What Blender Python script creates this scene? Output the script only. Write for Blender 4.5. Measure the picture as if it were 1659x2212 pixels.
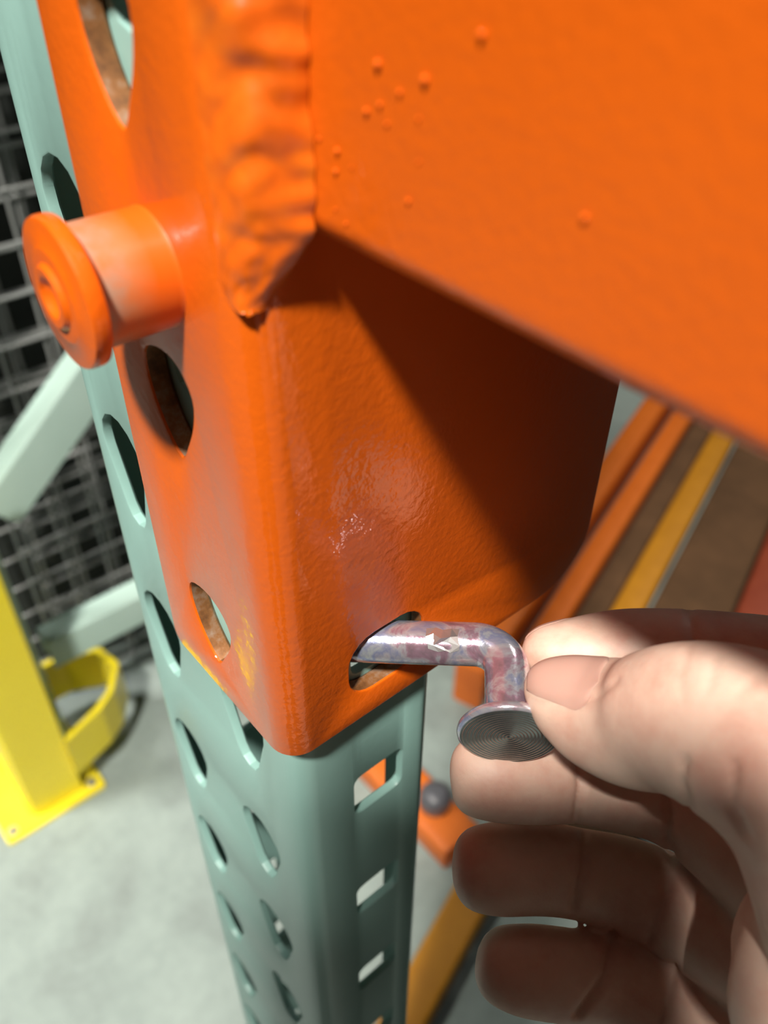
import bpy, bmesh, math, random
import numpy as np
from mathutils import Vector, Matrix, noise
from mathutils.bvhtree import BVHTree
from mathutils.geometry import delaunay_2d_cdt

random.seed(7)
for o in list(bpy.data.objects):
    bpy.data.objects.remove(o)
scene = bpy.context.scene
COL = scene.collection

# ------------------------------------------------------------------ camera
# working frame: millimetres, origin on the front right corner of the green column,
# X along the orange beam, Y into the rack, Z up; ZF lifts everything onto the floor (z = 0)
ZF = 981.0
FPX = 1843.33
CAMC = np.array([86.5424, -50.9435, 268.6014])
CAMR = np.array([[0.64289455, 0.76592435, 0.00681842],
                 [0.49454906, -0.40827951, -0.76728683],
                 [-0.58489984, 0.49665656, -0.64126783]])   # rows: right, down, forward


def W(p):
    """working millimetres -> world metres"""
    return Vector((p[0] / 1000.0, p[1] / 1000.0, (p[2] + ZF) / 1000.0))


def at(u, v, d):
    """a point seen along photo pixel (u, v) at depth d, in working millimetres"""
    q = np.array([(u - 829.5) / FPX * d, (v - 1106.0) / FPX * d, d])
    return CAMC + CAMR.T @ q


cam_data = bpy.data.cameras.new('camera')
cam = bpy.data.objects.new('camera', cam_data)
COL.objects.link(cam)
cam_data.sensor_fit = 'VERTICAL'
cam_data.sensor_height = 24.0
cam_data.lens = FPX * 24.0 / 2212.0
cam_data.clip_start = 0.005
cam_data.clip_end = 60
r, d, f = CAMR
m = Matrix(((r[0], -d[0], -f[0], 0), (r[1], -d[1], -f[1], 0), (r[2], -d[2], -f[2], 0), (0, 0, 0, 1)))
m.translation = W(CAMC)
cam.matrix_world = m
cam_data.dof.use_dof = True
cam_data.dof.focus_distance = 0.156
cam_data.dof.aperture_fstop = cam_data.lens / 1.9
scene.camera = cam

# ------------------------------------------------------------------ light
world = bpy.data.worlds.new('world')
scene.world = world
world.use_nodes = True
wn = world.node_tree.nodes['Background']
wn.inputs[0].default_value = (0.86, 0.93, 1.0, 1)
wn.inputs[1].default_value = 0.011


def area(name, loc, target, power, sx, sy, col=(1, 1, 1)):
    l = bpy.data.lights.new(name, 'AREA')
    l.shape = 'RECTANGLE'
    l.size = sx
    l.size_y = sy
    l.energy = power
    l.color = col
    o = bpy.data.objects.new(name, l)
    COL.objects.link(o)
    o.location = loc
    o.rotation_euler = (Vector(target) - Vector(loc)).to_track_quat('-Z', 'Y').to_euler()
    return o


TGT = W((0, 0, 170))
KEYD = Vector((0.33, -0.54, 1.0)).normalized()
key = area('high_bay_lamp', TGT + KEYD * 4.2, TGT, 138, 0.34, 0.34, (1.0, 0.95, 0.87))
key.data.spread = math.radians(110)
floor_fill = area('added_floor_fill', (-1.5, -1.5, 4.6), (-0.95, -0.15, 0.0), 6.6, 0.6, 0.6, (1.0, 0.97, 0.92))  # added lamp, its narrow beam brightens the floor and guard at the left
floor_fill.data.spread = math.radians(25)
bay = area('added_rear_fill', (-0.9, 4.6, 4.8), (-0.5, 1.0, 0), 4, 0.6, 0.6, (1.0, 0.95, 0.9))  # added unseen lamp, lights the floor behind the rack front
bay.data.spread = math.radians(70)

vs = scene.view_settings
vs.view_transform = 'Standard'
vs.look = 'None'
vs.exposure = 0.0
vs.gamma = 1.0
vs.use_curve_mapping = False


# ------------------------------------------------------------------ materials
def new_mat(name):
    mt = bpy.data.materials.new(name)
    mt.use_nodes = True
    nt = mt.node_tree
    b = nt.nodes['Principled BSDF']
    return mt, nt, b


def N(nt, kind, **kw):
    n = nt.nodes.new(kind)
    for k, v in kw.items():
        if k in n.inputs:
            n.inputs[k].default_value = v
        else:
            setattr(n, k, v)
    return n


def noise_tex(nt, scale, detail=3, rough=0.55, coord='Object'):
    tc = N(nt, 'ShaderNodeTexCoord')
    nz = N(nt, 'ShaderNodeTexNoise')
    nz.inputs['Scale'].default_value = scale
    nz.inputs['Detail'].default_value = detail
    nz.inputs['Roughness'].default_value = rough
    nt.links.new(tc.outputs[coord], nz.inputs['Vector'])
    return nz


def ramp(nt, src, stops):
    rp = N(nt, 'ShaderNodeValToRGB')
    els = rp.color_ramp.elements
    while len(els) < len(stops):
        els.new(0.5)
    for e, (p, c) in zip(els, stops):
        e.position = p
        e.color = (*c, 1) if len(c) == 3 else c
    nt.links.new(src, rp.inputs['Fac'])
    return rp


def add_bump(nt, b, src, strength, dist):
    bp = N(nt, 'ShaderNodeBump')
    bp.inputs['Strength'].default_value = strength
    bp.inputs['Distance'].default_value = dist
    nt.links.new(src, bp.inputs['Height'])
    nt.links.new(bp.outputs['Normal'], b.inputs['Normal'])
    return bp


def paint(name, c1, c2, rough=0.4, coat=0.3, coat_rough=0.12, peel=420.0, peel_d=0.00006, var=30.0, spec=0.5):
    mt, nt, b = new_mat(name)
    nz = noise_tex(nt, var, 4)
    rp = ramp(nt, nz.outputs['Fac'], [(0.35, c1), (0.68, c2)])
    nt.links.new(rp.outputs['Color'], b.inputs['Base Color'])
    b.inputs['Roughness'].default_value = rough
    b.inputs['Specular IOR Level'].default_value = spec
    b.inputs['Coat Weight'].default_value = coat
    b.inputs['Coat Roughness'].default_value = coat_rough
    pz = noise_tex(nt, peel, 2)
    bp = add_bump(nt, b, pz.outputs['Fac'], 0.6, peel_d)
    nt.links.new(bp.outputs['Normal'], b.inputs['Coat Normal'])
    return mt


M = {}
M['orange'] = paint('orange_powder_coat', (0.72, 0.118, 0.004), (0.75, 0.126, 0.005), 0.5, 0.62, 0.035, peel=640, peel_d=0.00016, spec=0.12)
M['orange_old'] = paint('dusty_orange_paint', (0.60, 0.13, 0.008), (0.66, 0.15, 0.012), 0.5, 0.1, 0.3)
M['amber'] = paint('amber_orange_paint', (0.46, 0.19, 0.008), (0.52, 0.22, 0.01), 0.5, 0.1, 0.3)
M['dark_red'] = paint('dark_red_paint', (0.22, 0.035, 0.012), (0.27, 0.05, 0.018), 0.5, 0.1, 0.3)
M['green'] = paint('grey_green_powder_coat', (0.275, 0.475, 0.425), (0.295, 0.495, 0.445), 0.45, 0.2, 0.25, var=18)
M['green_far'] = paint('pale_green_paint', (0.42, 0.58, 0.51), (0.46, 0.62, 0.55), 0.5, 0.1, 0.3, var=10)
M['yellow'] = paint('yellow_paint', (0.92, 0.74, 0.02), (0.95, 0.77, 0.03), 0.4, 0.3, 0.2, var=12)

mt, nt, b = new_mat('bare_rusty_edge')
nz = noise_tex(nt, 260, 5, 0.65)
rp = ramp(nt, nz.outputs['Fac'], [(0.3, (0.12, 0.05, 0.018)), (0.5, (0.27, 0.11, 0.035)), (0.72, (0.36, 0.26, 0.19))])
nt.links.new(rp.outputs['Color'], b.inputs['Base Color'])
b.inputs['Metallic'].default_value = 0.35
b.inputs['Roughness'].default_value = 0.55
M['rust'] = mt

# rivet: orange paint with a dusty grey wear zone next to the head
mt, nt, b = new_mat('worn_orange_stud')
tc = N(nt, 'ShaderNodeTexCoord')
sp = N(nt, 'ShaderNodeSeparateXYZ')
nt.links.new(tc.outputs['Object'], sp.inputs[0])
nz = noise_tex(nt, 160, 4)
mr = N(nt, 'ShaderNodeMapRange')
mr.inputs['From Min'].default_value = 0.0112
mr.inputs['From Max'].default_value = 0.0035
nt.links.new(sp.outputs['Y'], mr.inputs['Value'])
ml = N(nt, 'ShaderNodeMath', operation='MULTIPLY')
nt.links.new(mr.outputs[0], ml.inputs[0])
nt.links.new(nz.outputs['Fac'], ml.inputs[1])
rp = ramp(nt, ml.outputs[0], [(0.05, (0.73, 0.12, 0.005)), (0.28, (0.58, 0.18, 0.06)), (0.52, (0.36, 0.27, 0.20))])
nt.links.new(rp.outputs['Color'], b.inputs['Base Color'])
b.inputs['Roughness'].default_value = 0.42
b.inputs['Coat Weight'].default_value = 0.3
b.inputs['Coat Roughness'].default_value = 0.25
M['stud'] = mt

mt, nt, b = new_mat('weld_orange_paint')
nz = noise_tex(nt, 190, 5, 0.6)
rp = ramp(nt, nz.outputs['Fac'], [(0.3, (0.60, 0.10, 0.004)), (0.5, (0.74, 0.128, 0.005)), (0.75, (0.80, 0.17, 0.008))])
nt.links.new(rp.outputs['Color'], b.inputs['Base Color'])
b.inputs['Roughness'].default_value = 0.38
b.inputs['Coat Weight'].default_value = 0.4
b.inputs['Coat Roughness'].default_value = 0.2
add_bump(nt, b, nz.outputs['Fac'], 0.3, 0.0003)
M['weld'] = mt

# zinc with purple and blue bloom
mt, nt, b = new_mat('iridescent_zinc')
nz = noise_tex(nt, 150, 4, 0.6)
nz.inputs['Distortion'].default_value = 0.6
rp = ramp(nt, nz.outputs['Fac'], [(0.30, (0.30, 0.22, 0.25)), (0.42, (0.48, 0.30, 0.38)), (0.50, (0.60, 0.58, 0.62)),
                                  (0.60, (0.34, 0.37, 0.56)), (0.72, (0.64, 0.68, 0.66))])
nt.links.new(rp.outputs['Color'], b.inputs['Base Color'])
b.inputs['Metallic'].default_value = 0.72
nr = noise_tex(nt, 600, 3)
mr = N(nt, 'ShaderNodeMapRange')
mr.inputs['To Min'].default_value = 0.08
mr.inputs['To Max'].default_value = 0.30
nt.links.new(nr.outputs['Fac'], mr.inputs['Value'])
nt.links.new(mr.outputs[0], b.inputs['Roughness'])
add_bump(nt, b, nr.outputs['Fac'], 0.35, 0.0002)
M['zinc'] = mt

mt, nt, b = new_mat('turned_zinc_face')
nz = noise_tex(nt, 300, 3)
rp = ramp(nt, nz.outputs['Fac'], [(0.3, (0.24, 0.26, 0.26)), (0.7, (0.34, 0.36, 0.35))])
nt.links.new(rp.outputs['Color'], b.inputs['Base Color'])
b.inputs['Metallic'].default_value = 0.92
b.inputs['Roughness'].default_value = 0.226
M['zinc_face'] = mt

mt, nt, b = new_mat('bright_zinc')
b.inputs['Base Color'].default_value = (0.85, 0.86, 0.86, 1)
b.inputs['Metallic'].default_value = 0.92
b.inputs['Roughness'].default_value = 0.22
M['zinc_bright'] = mt

# skin
mt, nt, b = new_mat('skin')
nz = noise_tex(nt, 75, 5, 0.6)
rp = ramp(nt, nz.outputs['Fac'], [(0.32, (0.60, 0.335, 0.255)), (0.52, (0.68, 0.465, 0.365)), (0.72, (0.72, 0.52, 0.415))])
nt.links.new(rp.outputs['Color'], b.inputs['Base Color'])
b.inputs['Roughness'].default_value = 0.52
b.inputs['Subsurface Weight'].default_value = 0.25
b.inputs['Subsurface Radius'].default_value = (1.0, 0.35, 0.2)
b.inputs['Subsurface Scale'].default_value = 0.0022
fz = noise_tex(nt, 900, 3)
add_bump(nt, b, fz.outputs['Fac'], 0.25, 0.00022)
M['skin'] = mt

mt, nt, b = new_mat('fingernail')
b.inputs['Base Color'].default_value = (0.52, 0.31, 0.25, 1)
b.inputs['Roughness'].default_value = 0.34
b.inputs['Subsurface Weight'].default_value = 0.2
b.inputs['Subsurface Scale'].default_value = 0.0015
M['nail'] = mt
mt, nt, b = new_mat('fingernail_edge')
b.inputs['Base Color'].default_value = (0.74, 0.58, 0.36, 1)
b.inputs['Roughness'].default_value = 0.35
M['nail_edge'] = mt

# concrete
mt, nt, b = new_mat('concrete')
n1 = noise_tex(nt, 5.5, 6, 0.62)
n1.inputs['Distortion'].default_value = 0.4
rp = ramp(nt, n1.outputs['Fac'], [(0.32, (0.185, 0.215, 0.20)), (0.5, (0.245, 0.295, 0.27)), (0.68, (0.29, 0.345, 0.315))])
n2 = noise_tex(nt, 60, 4)
mx = N(nt, 'ShaderNodeMix', data_type='RGBA', blend_type='MULTIPLY')
mx.inputs[0].default_value = 0.35
r2 = ramp(nt, n2.outputs['Fac'], [(0.3, (0.7, 0.7, 0.7)), (0.7, (1, 1, 1))])
nt.links.new(rp.outputs['Color'], mx.inputs[6])
nt.links.new(r2.outputs['Color'], mx.inputs[7])
nt.links.new(mx.outputs[2], b.inputs['Base Color'])
b.inputs['Roughness'].default_value = 0.7
add_bump(nt, b, n2.outputs['Fac'], 0.2, 0.002)
M['concrete'] = mt

mt, nt, b = new_mat('dark_shade_backing')  # near-black colour carries the shade behind the mesh
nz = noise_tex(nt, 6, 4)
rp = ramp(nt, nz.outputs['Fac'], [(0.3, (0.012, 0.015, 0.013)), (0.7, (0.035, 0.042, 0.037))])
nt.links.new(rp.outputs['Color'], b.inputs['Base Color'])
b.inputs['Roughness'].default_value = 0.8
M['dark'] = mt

mt, nt, b = new_mat('dull_galvanised_wire')
b.inputs['Base Color'].default_value = (0.30, 0.31, 0.30, 1)
b.inputs['Metallic'].default_value = 0.3
b.inputs['Roughness'].default_value = 0.5
M['wire'] = mt
mt, nt, b = new_mat('dark_grey_plastic')
b.inputs['Base Color'].default_value = (0.09, 0.09, 0.10, 1)
b.inputs['Roughness'].default_value = 0.35
M['plastic'] = mt
mt, nt, b = new_mat('steel')
b.inputs['Base Color'].default_value = (0.4, 0.4, 0.38, 1)
b.inputs['Metallic'].default_value = 0.8
b.inputs['Roughness'].default_value = 0.4
M['steel'] = mt
mt, nt, b = new_mat('brown_board')
nz = noise_tex(nt, 14, 5)
rp = ramp(nt, nz.outputs['Fac'], [(0.3, (0.075, 0.036, 0.012)), (0.7, (0.12, 0.058, 0.022))])
nt.links.new(rp.outputs['Color'], b.inputs['Base Color'])
b.inputs['Roughness'].default_value = 0.75
M['brown'] = mt


# ------------------------------------------------------------------ helpers
def empty(name, loc):
    o = bpy.data.objects.new(name, None)
    o.empty_display_size = 0.02
    COL.objects.link(o)
    o.location = loc
    return o


def tag(o, label=None, cat=None, group=None, kind=None):
    if label:
        o['label'] = label
    if cat:
        o['category'] = cat
    if group:
        o['group'] = group
    if kind or cat:
        o['kind'] = kind or 'thing'
    return o


def mesh_obj(name, verts, faces, mat, parent=None, smooth=30, origin=None, mm=True):
    """verts in working millimetres; the object's origin sits at `origin` (working mm)"""
    V = [W(v) if mm else Vector(v) for v in verts]
    if origin is None:
        o0 = Vector((sum(v.x for v in V) / len(V), sum(v.y for v in V) / len(V), min(v.z for v in V)))
    else:
        o0 = W(origin) if mm else Vector(origin)
    me = bpy.data.meshes.new(name)
    me.from_pydata([v - o0 for v in V], [], faces)
    me.validate()
    bm = bmesh.new()
    bm.from_mesh(me)
    bmesh.ops.recalc_face_normals(bm, faces=bm.faces)
    bm.to_mesh(me)
    bm.free()
    mats = mat if isinstance(mat, (list, tuple)) else [mat]
    for q in mats:
        me.materials.append(q)
    if smooth:
        me.polygons.foreach_set('use_smooth', [True] * len(me.polygons))
        me.set_sharp_from_angle(angle=math.radians(smooth))
    o = bpy.data.objects.new(name, me)
    COL.objects.link(o)
    if parent is not None:
        o.parent = parent
        o.location = o0 - parent_world(parent)
    else:
        o.location = o0
    return o


def parent_world(p):
    v = Vector(p.location)
    while p.parent is not None:
        p = p.parent
        v = v + Vector(p.location)
    return v


def in_poly(x, y, poly):
    c = False
    j = len(poly) - 1
    for i in range(len(poly)):
        xi, yi = poly[i]
        xj, yj = poly[j]
        if (yi > y) != (yj > y) and x < (xj - xi) * (y - yi) / (yj - yi) + xi:
            c = not c
        j = i
    return c


def offset_loop(loop, dist):
    """move a closed 2-D loop outwards (away from its inside) by dist"""
    n = len(loop)
    A = sum(loop[i][0] * loop[(i + 1) % n][1] - loop[(i + 1) % n][0] * loop[i][1] for i in range(n))
    s = 1 if A > 0 else -1
    out = []
    for i in range(n):
        p0, p1, p2 = Vector(loop[i - 1]), Vector(loop[i]), Vector(loop[(i + 1) % n])
        a, b_ = (p1 - p0), (p2 - p1)
        if a.length < 1e-9 or b_.length < 1e-9:
            out.append(tuple(p1))
            continue
        a.normalize()
        b_.normalize()
        na, nb = Vector((a.y, -a.x)) * s, Vector((b_.y, -b_.x)) * s
        k = na + nb
        k = k / max(0.5, 1 + na.dot(nb))
        out.append(tuple(p1 + k * dist))
    return out


class Profile:
    """bent sheet profile in plan: straight legs joined by arcs, unrolled by length s"""

    def __init__(self, pts, R):
        self.seg = []
        self.s = 0.0
        self.bends = []
        P = [Vector(p) for p in pts]
        cur = P[0]
        for i in range(1, len(P)):
            if i < len(P) - 1:
                d0 = (P[i] - P[i - 1]).normalized()
                d1 = (P[i + 1] - P[i]).normalized()
                e = P[i] - d0 * R
                self._line(cur, e, d0)
                turn = 1 if d0.x * d1.y - d0.y * d1.x > 0 else -1
                c = e + Vector((-d0.y, d0.x)) * turn * R
                self.seg.append(('a', self.s, self.s + R * math.pi / 2, c, e, turn, R))
                self.bends.append((self.s, self.s + R * math.pi / 2))
                self.s += R * math.pi / 2
                cur = P[i] + d1 * R
            else:
                d0 = (P[i] - P[i - 1]).normalized()
                self._line(cur, P[i], d0)

    def _line(self, a, b_, d0):
        L = (b_ - a).length
        self.seg.append(('l', self.s, self.s + L, a, d0))
        self.s += L

    def ev(self, s):
        for g in self.seg:
            if s <= g[2] + 1e-6 or g is self.seg[-1]:
                if g[0] == 'l':
                    p = g[3] + g[4] * (s - g[1])
                    n = Vector((g[4].y, -g[4].x))
                    return p, n
                ang = (s - g[1]) / g[6] * g[5]
                v = g[4] - g[3]
                v = Vector((v.x * math.cos(ang) - v.y * math.sin(ang), v.x * math.sin(ang) + v.y * math.cos(ang)))
                n = v.normalized() * (1 if g[5] > 0 else -1)
                return g[3] + v, n

    def s_of(self, x=None, y=None, seg=0):
        g = [q for q in self.seg if q[0] == 'l'][seg]
        if x is not None:
            return g[1] + (x - g[3].x) / g[4].x
        return g[1] + (y - g[3].y) / g[4].y


def sheet(outline, holes, fmap, t, bev=0.35, lines=(), wall_mat=1):
    """sheet metal with holes: outline and holes in (s, z); fmap(s, z, w) with w the depth below the face.
    returns verts, faces, material ids (hole walls get wall_mat)"""
    V, F, MI = [], [], []
    loops = [outline] + holes
    top_loops = [offset_loop(outline, -bev)] + [offset_loop(h, bev) for h in holes]
    vs2, es = [], []
    for lp in top_loops:
        b0 = len(vs2)
        vs2 += [Vector(p) for p in lp]
        n = len(lp)
        es += [(b0 + i, b0 + (i + 1) % n) for i in range(n)]
    for a, c in lines:
        b0 = len(vs2)
        vs2 += [Vector(a), Vector(c)]
        es.append((b0, b0 + 1))
    ov, oe, of, *_ = delaunay_2d_cdt(vs2, es, [], 1, 1e-6)
    hb = []
    for h in top_loops[1:]:
        xs = [p[0] for p in h]
        ys = [p[1] for p in h]
        hb.append((min(xs), max(xs), min(ys), max(ys), h))
    keep = []
    for f_ in of:
        cx = sum(ov[i][0] for i in f_) / len(f_)
        cy = sum(ov[i][1] for i in f_) / len(f_)
        if not in_poly(cx, cy, top_loops[0]):
            continue
        if any(a <= cx <= b_ and c <= cy <= d_ and in_poly(cx, cy, h) for a, b_, c, d_, h in hb):
            continue
        keep.append(list(f_))
    n0 = len(ov)
    for w in (0.0, t):
        V += [fmap(p[0], p[1], w) for p in ov]
    for f_ in keep:
        F.append(f_)
        MI.append(0)
        F.append([i + n0 for i in reversed(f_)])
        MI.append(0)
    for li, (lp, tl) in enumerate(zip(loops, top_loops)):
        n = len(lp)
        # densify the outline walls where the CDT split them is not needed: small cracks are closed by merge
        rings = [(tl, 0.0), (offset_loop(lp, (-1 if li == 0 else 1) * bev * 0.3), bev * 0.3), (lp, bev), (lp, t - bev), (tl, t)]
        idx = []
        for q, w in rings:
            idx.append(list(range(len(V), len(V) + n)))
            V += [fmap(p[0], p[1], w) for p in q]
        for k in range(len(rings) - 1):
            for i in range(n):
                j = (i + 1) % n
                F.append([idx[k][i], idx[k][j], idx[k + 1][j], idx[k + 1][i]])
                MI.append(wall_mat if (li > 0 and k >= 2) else 0)
    return V, F, MI


def sheet_obj(name, data, mats, parent, merge=0.002, smooth=28):
    V, F, MI = data
    o = mesh_obj(name, V, F, mats, parent, smooth=None)
    me = o.data
    me.polygons.foreach_set('material_index', MI[:len(me.polygons)])
    bm = bmesh.new()
    bm.from_mesh(me)
    bmesh.ops.remove_doubles(bm, verts=bm.verts, dist=merge / 1000)
    bmesh.ops.recalc_face_normals(bm, faces=bm.faces)
    bm.to_mesh(me)
    bm.free()
    me.polygons.foreach_set('use_smooth', [True] * len(me.polygons))
    me.set_sharp_from_angle(angle=math.radians(smooth))
    return o


def spline_loop(pts, n=6):
    out = []
    k = len(pts)
    for i in range(k):
        p0, p1, p2, p3 = [Vector(pts[(i + q) % k]) for q in (-1, 0, 1, 2)]
        for j in range(n):
            t = j / n
            out.append(tuple(0.5 * ((2 * p1) + (p2 - p0) * t + (2 * p0 - 5 * p1 + 4 * p2 - p3) * t * t + (3 * p1 - p0 - 3 * p2 + p3) * t ** 3)))
    return out


def round_rect(x0, x1, y0, y1, r, n=5):
    out = []
    for cx, cy, a0 in ((x1 - r, y0 + r, -90), (x1 - r, y1 - r, 0), (x0 + r, y1 - r, 90), (x0 + r, y0 + r, 180)):
        for i in range(n + 1):
            a = math.radians(a0 + 90 * i / n)
            out.append((cx + r * math.cos(a), cy + r * math.sin(a)))
    return out


def lathe(profile, origin, axis, segs=48):
    """profile: (radius, distance along axis); closed at zero radius ends"""
    ax = Vector(axis).normalized()
    u = ax.orthogonal().normalized()
    v = ax.cross(u)
    V, F = [], []
    rows = []
    for rr, h in profile:
        c = Vector(origin) + ax * h
        if rr < 1e-6:
            rows.append([len(V)])
            V.append(c)
        else:
            rows.append(list(range(len(V), len(V) + segs)))
            for i in range(segs):
                a = 2 * math.pi * i / segs
                V.append(c + (u * math.cos(a) + v * math.sin(a)) * rr)
    for A, B in zip(rows, rows[1:]):
        for i in range(segs):
            j = (i + 1) % segs
            if len(A) == 1 and len(B) > 1:
                F.append([A[0], B[j], B[i]])
            elif len(B) == 1 and len(A) > 1:
                F.append([A[i], A[j], B[0]])
            elif len(A) > 1:
                F.append([A[i], A[j], B[j], B[i]])
    return V, F


def box(x0, x1, y0, y1, z0, z1, bev=0.0):
    V = [(x, y, z) for x in (x0, x1) for y in (y0, y1) for z in (z0, z1)]
    F = [(0, 1, 3, 2), (4, 6, 7, 5), (0, 4, 5, 1), (2, 3, 7, 6), (0, 2, 6, 4), (1, 5, 7, 3)]
    return V, F


def extrude_profile(loop2, a, b_, emb):
    """closed 2-D loop extruded from a to b along a line; emb(p, q, t) -> xyz"""
    n = len(loop2)
    V = [emb(p[0], p[1], a) for p in loop2] + [emb(p[0], p[1], b_) for p in loop2]
    F = [[i, (i + 1) % n, n + (i + 1) % n, n + i] for i in range(n)]
    F += [list(range(n))[::-1], list(range(n, 2 * n))]
    return V, F


# ------------------------------------------------------------------ the setting
floor = mesh_obj('floor', [(-6000, -5000, -ZF), (6000, -5000, -ZF), (6000, 7000, -ZF), (-6000, 7000, -ZF)], [(0, 1, 2, 3)], M['concrete'], smooth=None, origin=(0, 0, -ZF))
tag(floor, 'smooth light grey concrete warehouse floor with faint mottling', 'floor', kind='structure')
V, F = box(-1190, -1130, 105, 6000, -ZF, 3200)  # added dark slab, its colour stands in for the shade behind the mesh
wl = mesh_obj('shade_backing', V, F, M['dark'], smooth=None)
tag(wl, 'dark backing added behind the wire mesh panels, shade put into its colour', 'backing', kind='structure')

# ------------------------------------------------------------------ green column with teardrop holes
CW, CD, CR, CT = 73.5, 38.5, 5.0, 2.5


def teardrop(cx, cz, R1, R2, dist, n=9):
    """round top of radius R1 centred (cx, cz), narrowing to radius R2 a distance below"""
    out = []
    a0 = math.asin((R1 - R2) / dist)
    for i in range(n + 1):
        a = -a0 + (math.pi + 2 * a0) * i / n
        out.append((cx + R1 * math.cos(a), cz + R1 * math.sin(a)))
    for i in range(n // 2 + 1):
        a = math.pi + a0 + (math.pi - 2 * a0) * i / (n // 2)
        out.append((cx + R2 * math.cos(a), cz - dist + R2 * math.sin(a)))
    return out


PITCH = 50.8


def build_column(name, parent, x_off, y_off, z0, z1, mats, kmin, kmax, W_=CW, D_=CD):
    prof = Profile([(x_off - W_ + 15, y_off + D_), (x_off - W_, y_off + D_), (x_off - W_, y_off), (x_off, y_off), (x_off, y_off + D_), (x_off - 15, y_off + D_)], CR)
    holes = []
    sL = lambda y: prof.s_of(y=y_off + y, seg=1)
    sF = lambda x: prof.s_of(x=x_off + x, seg=2)
    sR = lambda y: prof.s_of(y=y_off + y, seg=3)
    for k in range(kmin, kmax + 1):
        dz = -PITCH * k
        if not (z0 + 30 < 60 + dz < z1 - 30):
            continue
        holes.append([(sF(p[0]), p[1]) for p in teardrop(-57.0, 63.2 + dz, 8.5, 4.2, 15.2)])
        holes.append([(sF(p[0]), p[1]) for p in teardrop(-21.4, 63.2 + dz, 8.5, 4.2, 15.2)])
        q = round_rect(14.6, 28.8, 84.5 + dz, 99.0 + dz, 2.2, 3)
        holes.append([(sR(p[0]), p[1]) for p in q])
        holes.append([(sL(p[0]), p[1]) for p in q])
    lines = []
    for a, c in prof.bends:
        for i in range(7):
            s = a + (c - a) * i / 6
            lines.append(((s, z0 + 0.4), (s, z1 - 0.4)))
    ol = [(0, z0), (prof.s, z0), (prof.s, z1), (0, z1)]
    # split the outline at the bend lines so that the end caps follow the bends
    cuts = sorted(set([0, prof.s] + [a + (c - a) * i / 6 for a, c in prof.bends for i in range(7)]))
    ol = [(s, z0) for s in cuts] + [(s, z1) for s in reversed(cuts)]

    def fmap(s, z, w):
        p, n = prof.ev(min(max(s, 0), prof.s))
        return (p.x - n.x * w, p.y - n.y * w, z)
    return sheet_obj(name, sheet(ol, holes, fmap, CT, 0.45, lines, 0), mats, parent)


frame = empty('upright_frame', W((-37, 19, -ZF)))
tag(frame, 'grey-green perforated steel rack column with teardrop holes behind the orange bracket', 'rack upright')
build_column('column', frame, 0, 0, -ZF + 6, 1100, [M['green'], M['green']], -18, 18)
V, F = box(-90, 18, -18, 90, -ZF, -ZF + 6)
mesh_obj('base_plate', V, F, M['green'], frame, smooth=None)

# ------------------------------------------------------------------ orange beam with bracket
beam = empty('rack_beam', W((4, 4.5, 229)))
tag(beam, 'glossy orange pallet rack beam with welded angle bracket hooked onto the column', 'beam')
BT = 4.0
g = 0.15
prof = Profile([(-38.6, -BT - g), (BT + g, -BT - g), (BT + g, 81.0)], 6.0)
zb, zt = 127.2, 330.0
sF = lambda x: prof.s_of(x=x, seg=0)
sS = lambda y: prof.s_of(y=y, seg=1)
cuts = [prof.bends[0][0] + (prof.bends[0][1] - prof.bends[0][0]) * i / 10 for i in range(11)]
ol = []
for i in range(7):   # bottom corner of the front leg
    a = math.pi + math.pi / 2 * i / 6
    ol.append((3.5 + 3.5 * math.cos(a), zb + 3.5 + 3.5 * math.sin(a)))
ol += [(s, zb) for s in cuts]
RB = 15.0
for i in range(11):
    a = -math.pi / 2 + math.pi / 2 * i / 10
    ol.append((prof.s - RB + RB * math.cos(a), zb + RB + RB * math.sin(a)))
ol += [(prof.s, zt)] + [(s, zt) for s in reversed(cuts)] + [(0, zt)]
hook = [(0.2, 0.0), (-3.4, 3.0), (-6.2, 8.0), (-7.2, 13.6), (-5.6, 17.4), (-0.5, 19.0), (4.2, 18.0), (7.0, 14.2), (6.0, 9.0), (2.9, 3.4)]
holes = []
for tip in (137.0, 187.2, 237.2, 287.5):
    holes.append([(sF(-19.2 + p[0]), tip + p[1]) for p in spline_loop(hook, 3)])
holes.append([(sS(p[0]), p[1]) for p in round_rect(11.0, 29.4, 134.6, 150.2, 6.0, 5)])
lines = [((s, zb + 0.5), (s, zt - 0.5)) for s in cuts]


def cmap(s, z, w):
    p, n = prof.ev(min(max(s, 0), prof.s))
    return (p.x - n.x * w, p.y - n.y * w, z)


br = sheet_obj('bracket', sheet(ol, holes, cmap, BT, 0.5, lines, 1), [M['orange'], M['rust']], beam)
br['label'] = 'bent orange angle bracket with punched hook holes'

# beam tube: rounded box section
bl = round_rect(4.5, 48.0, 229.0, 330.0, 4.0, 7)
V, F = extrude_profile(bl, 4.6, 2400, lambda p, q, t: (t, p, q))
mesh_obj('beam_tube', V, F, M['orange'], beam)

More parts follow.
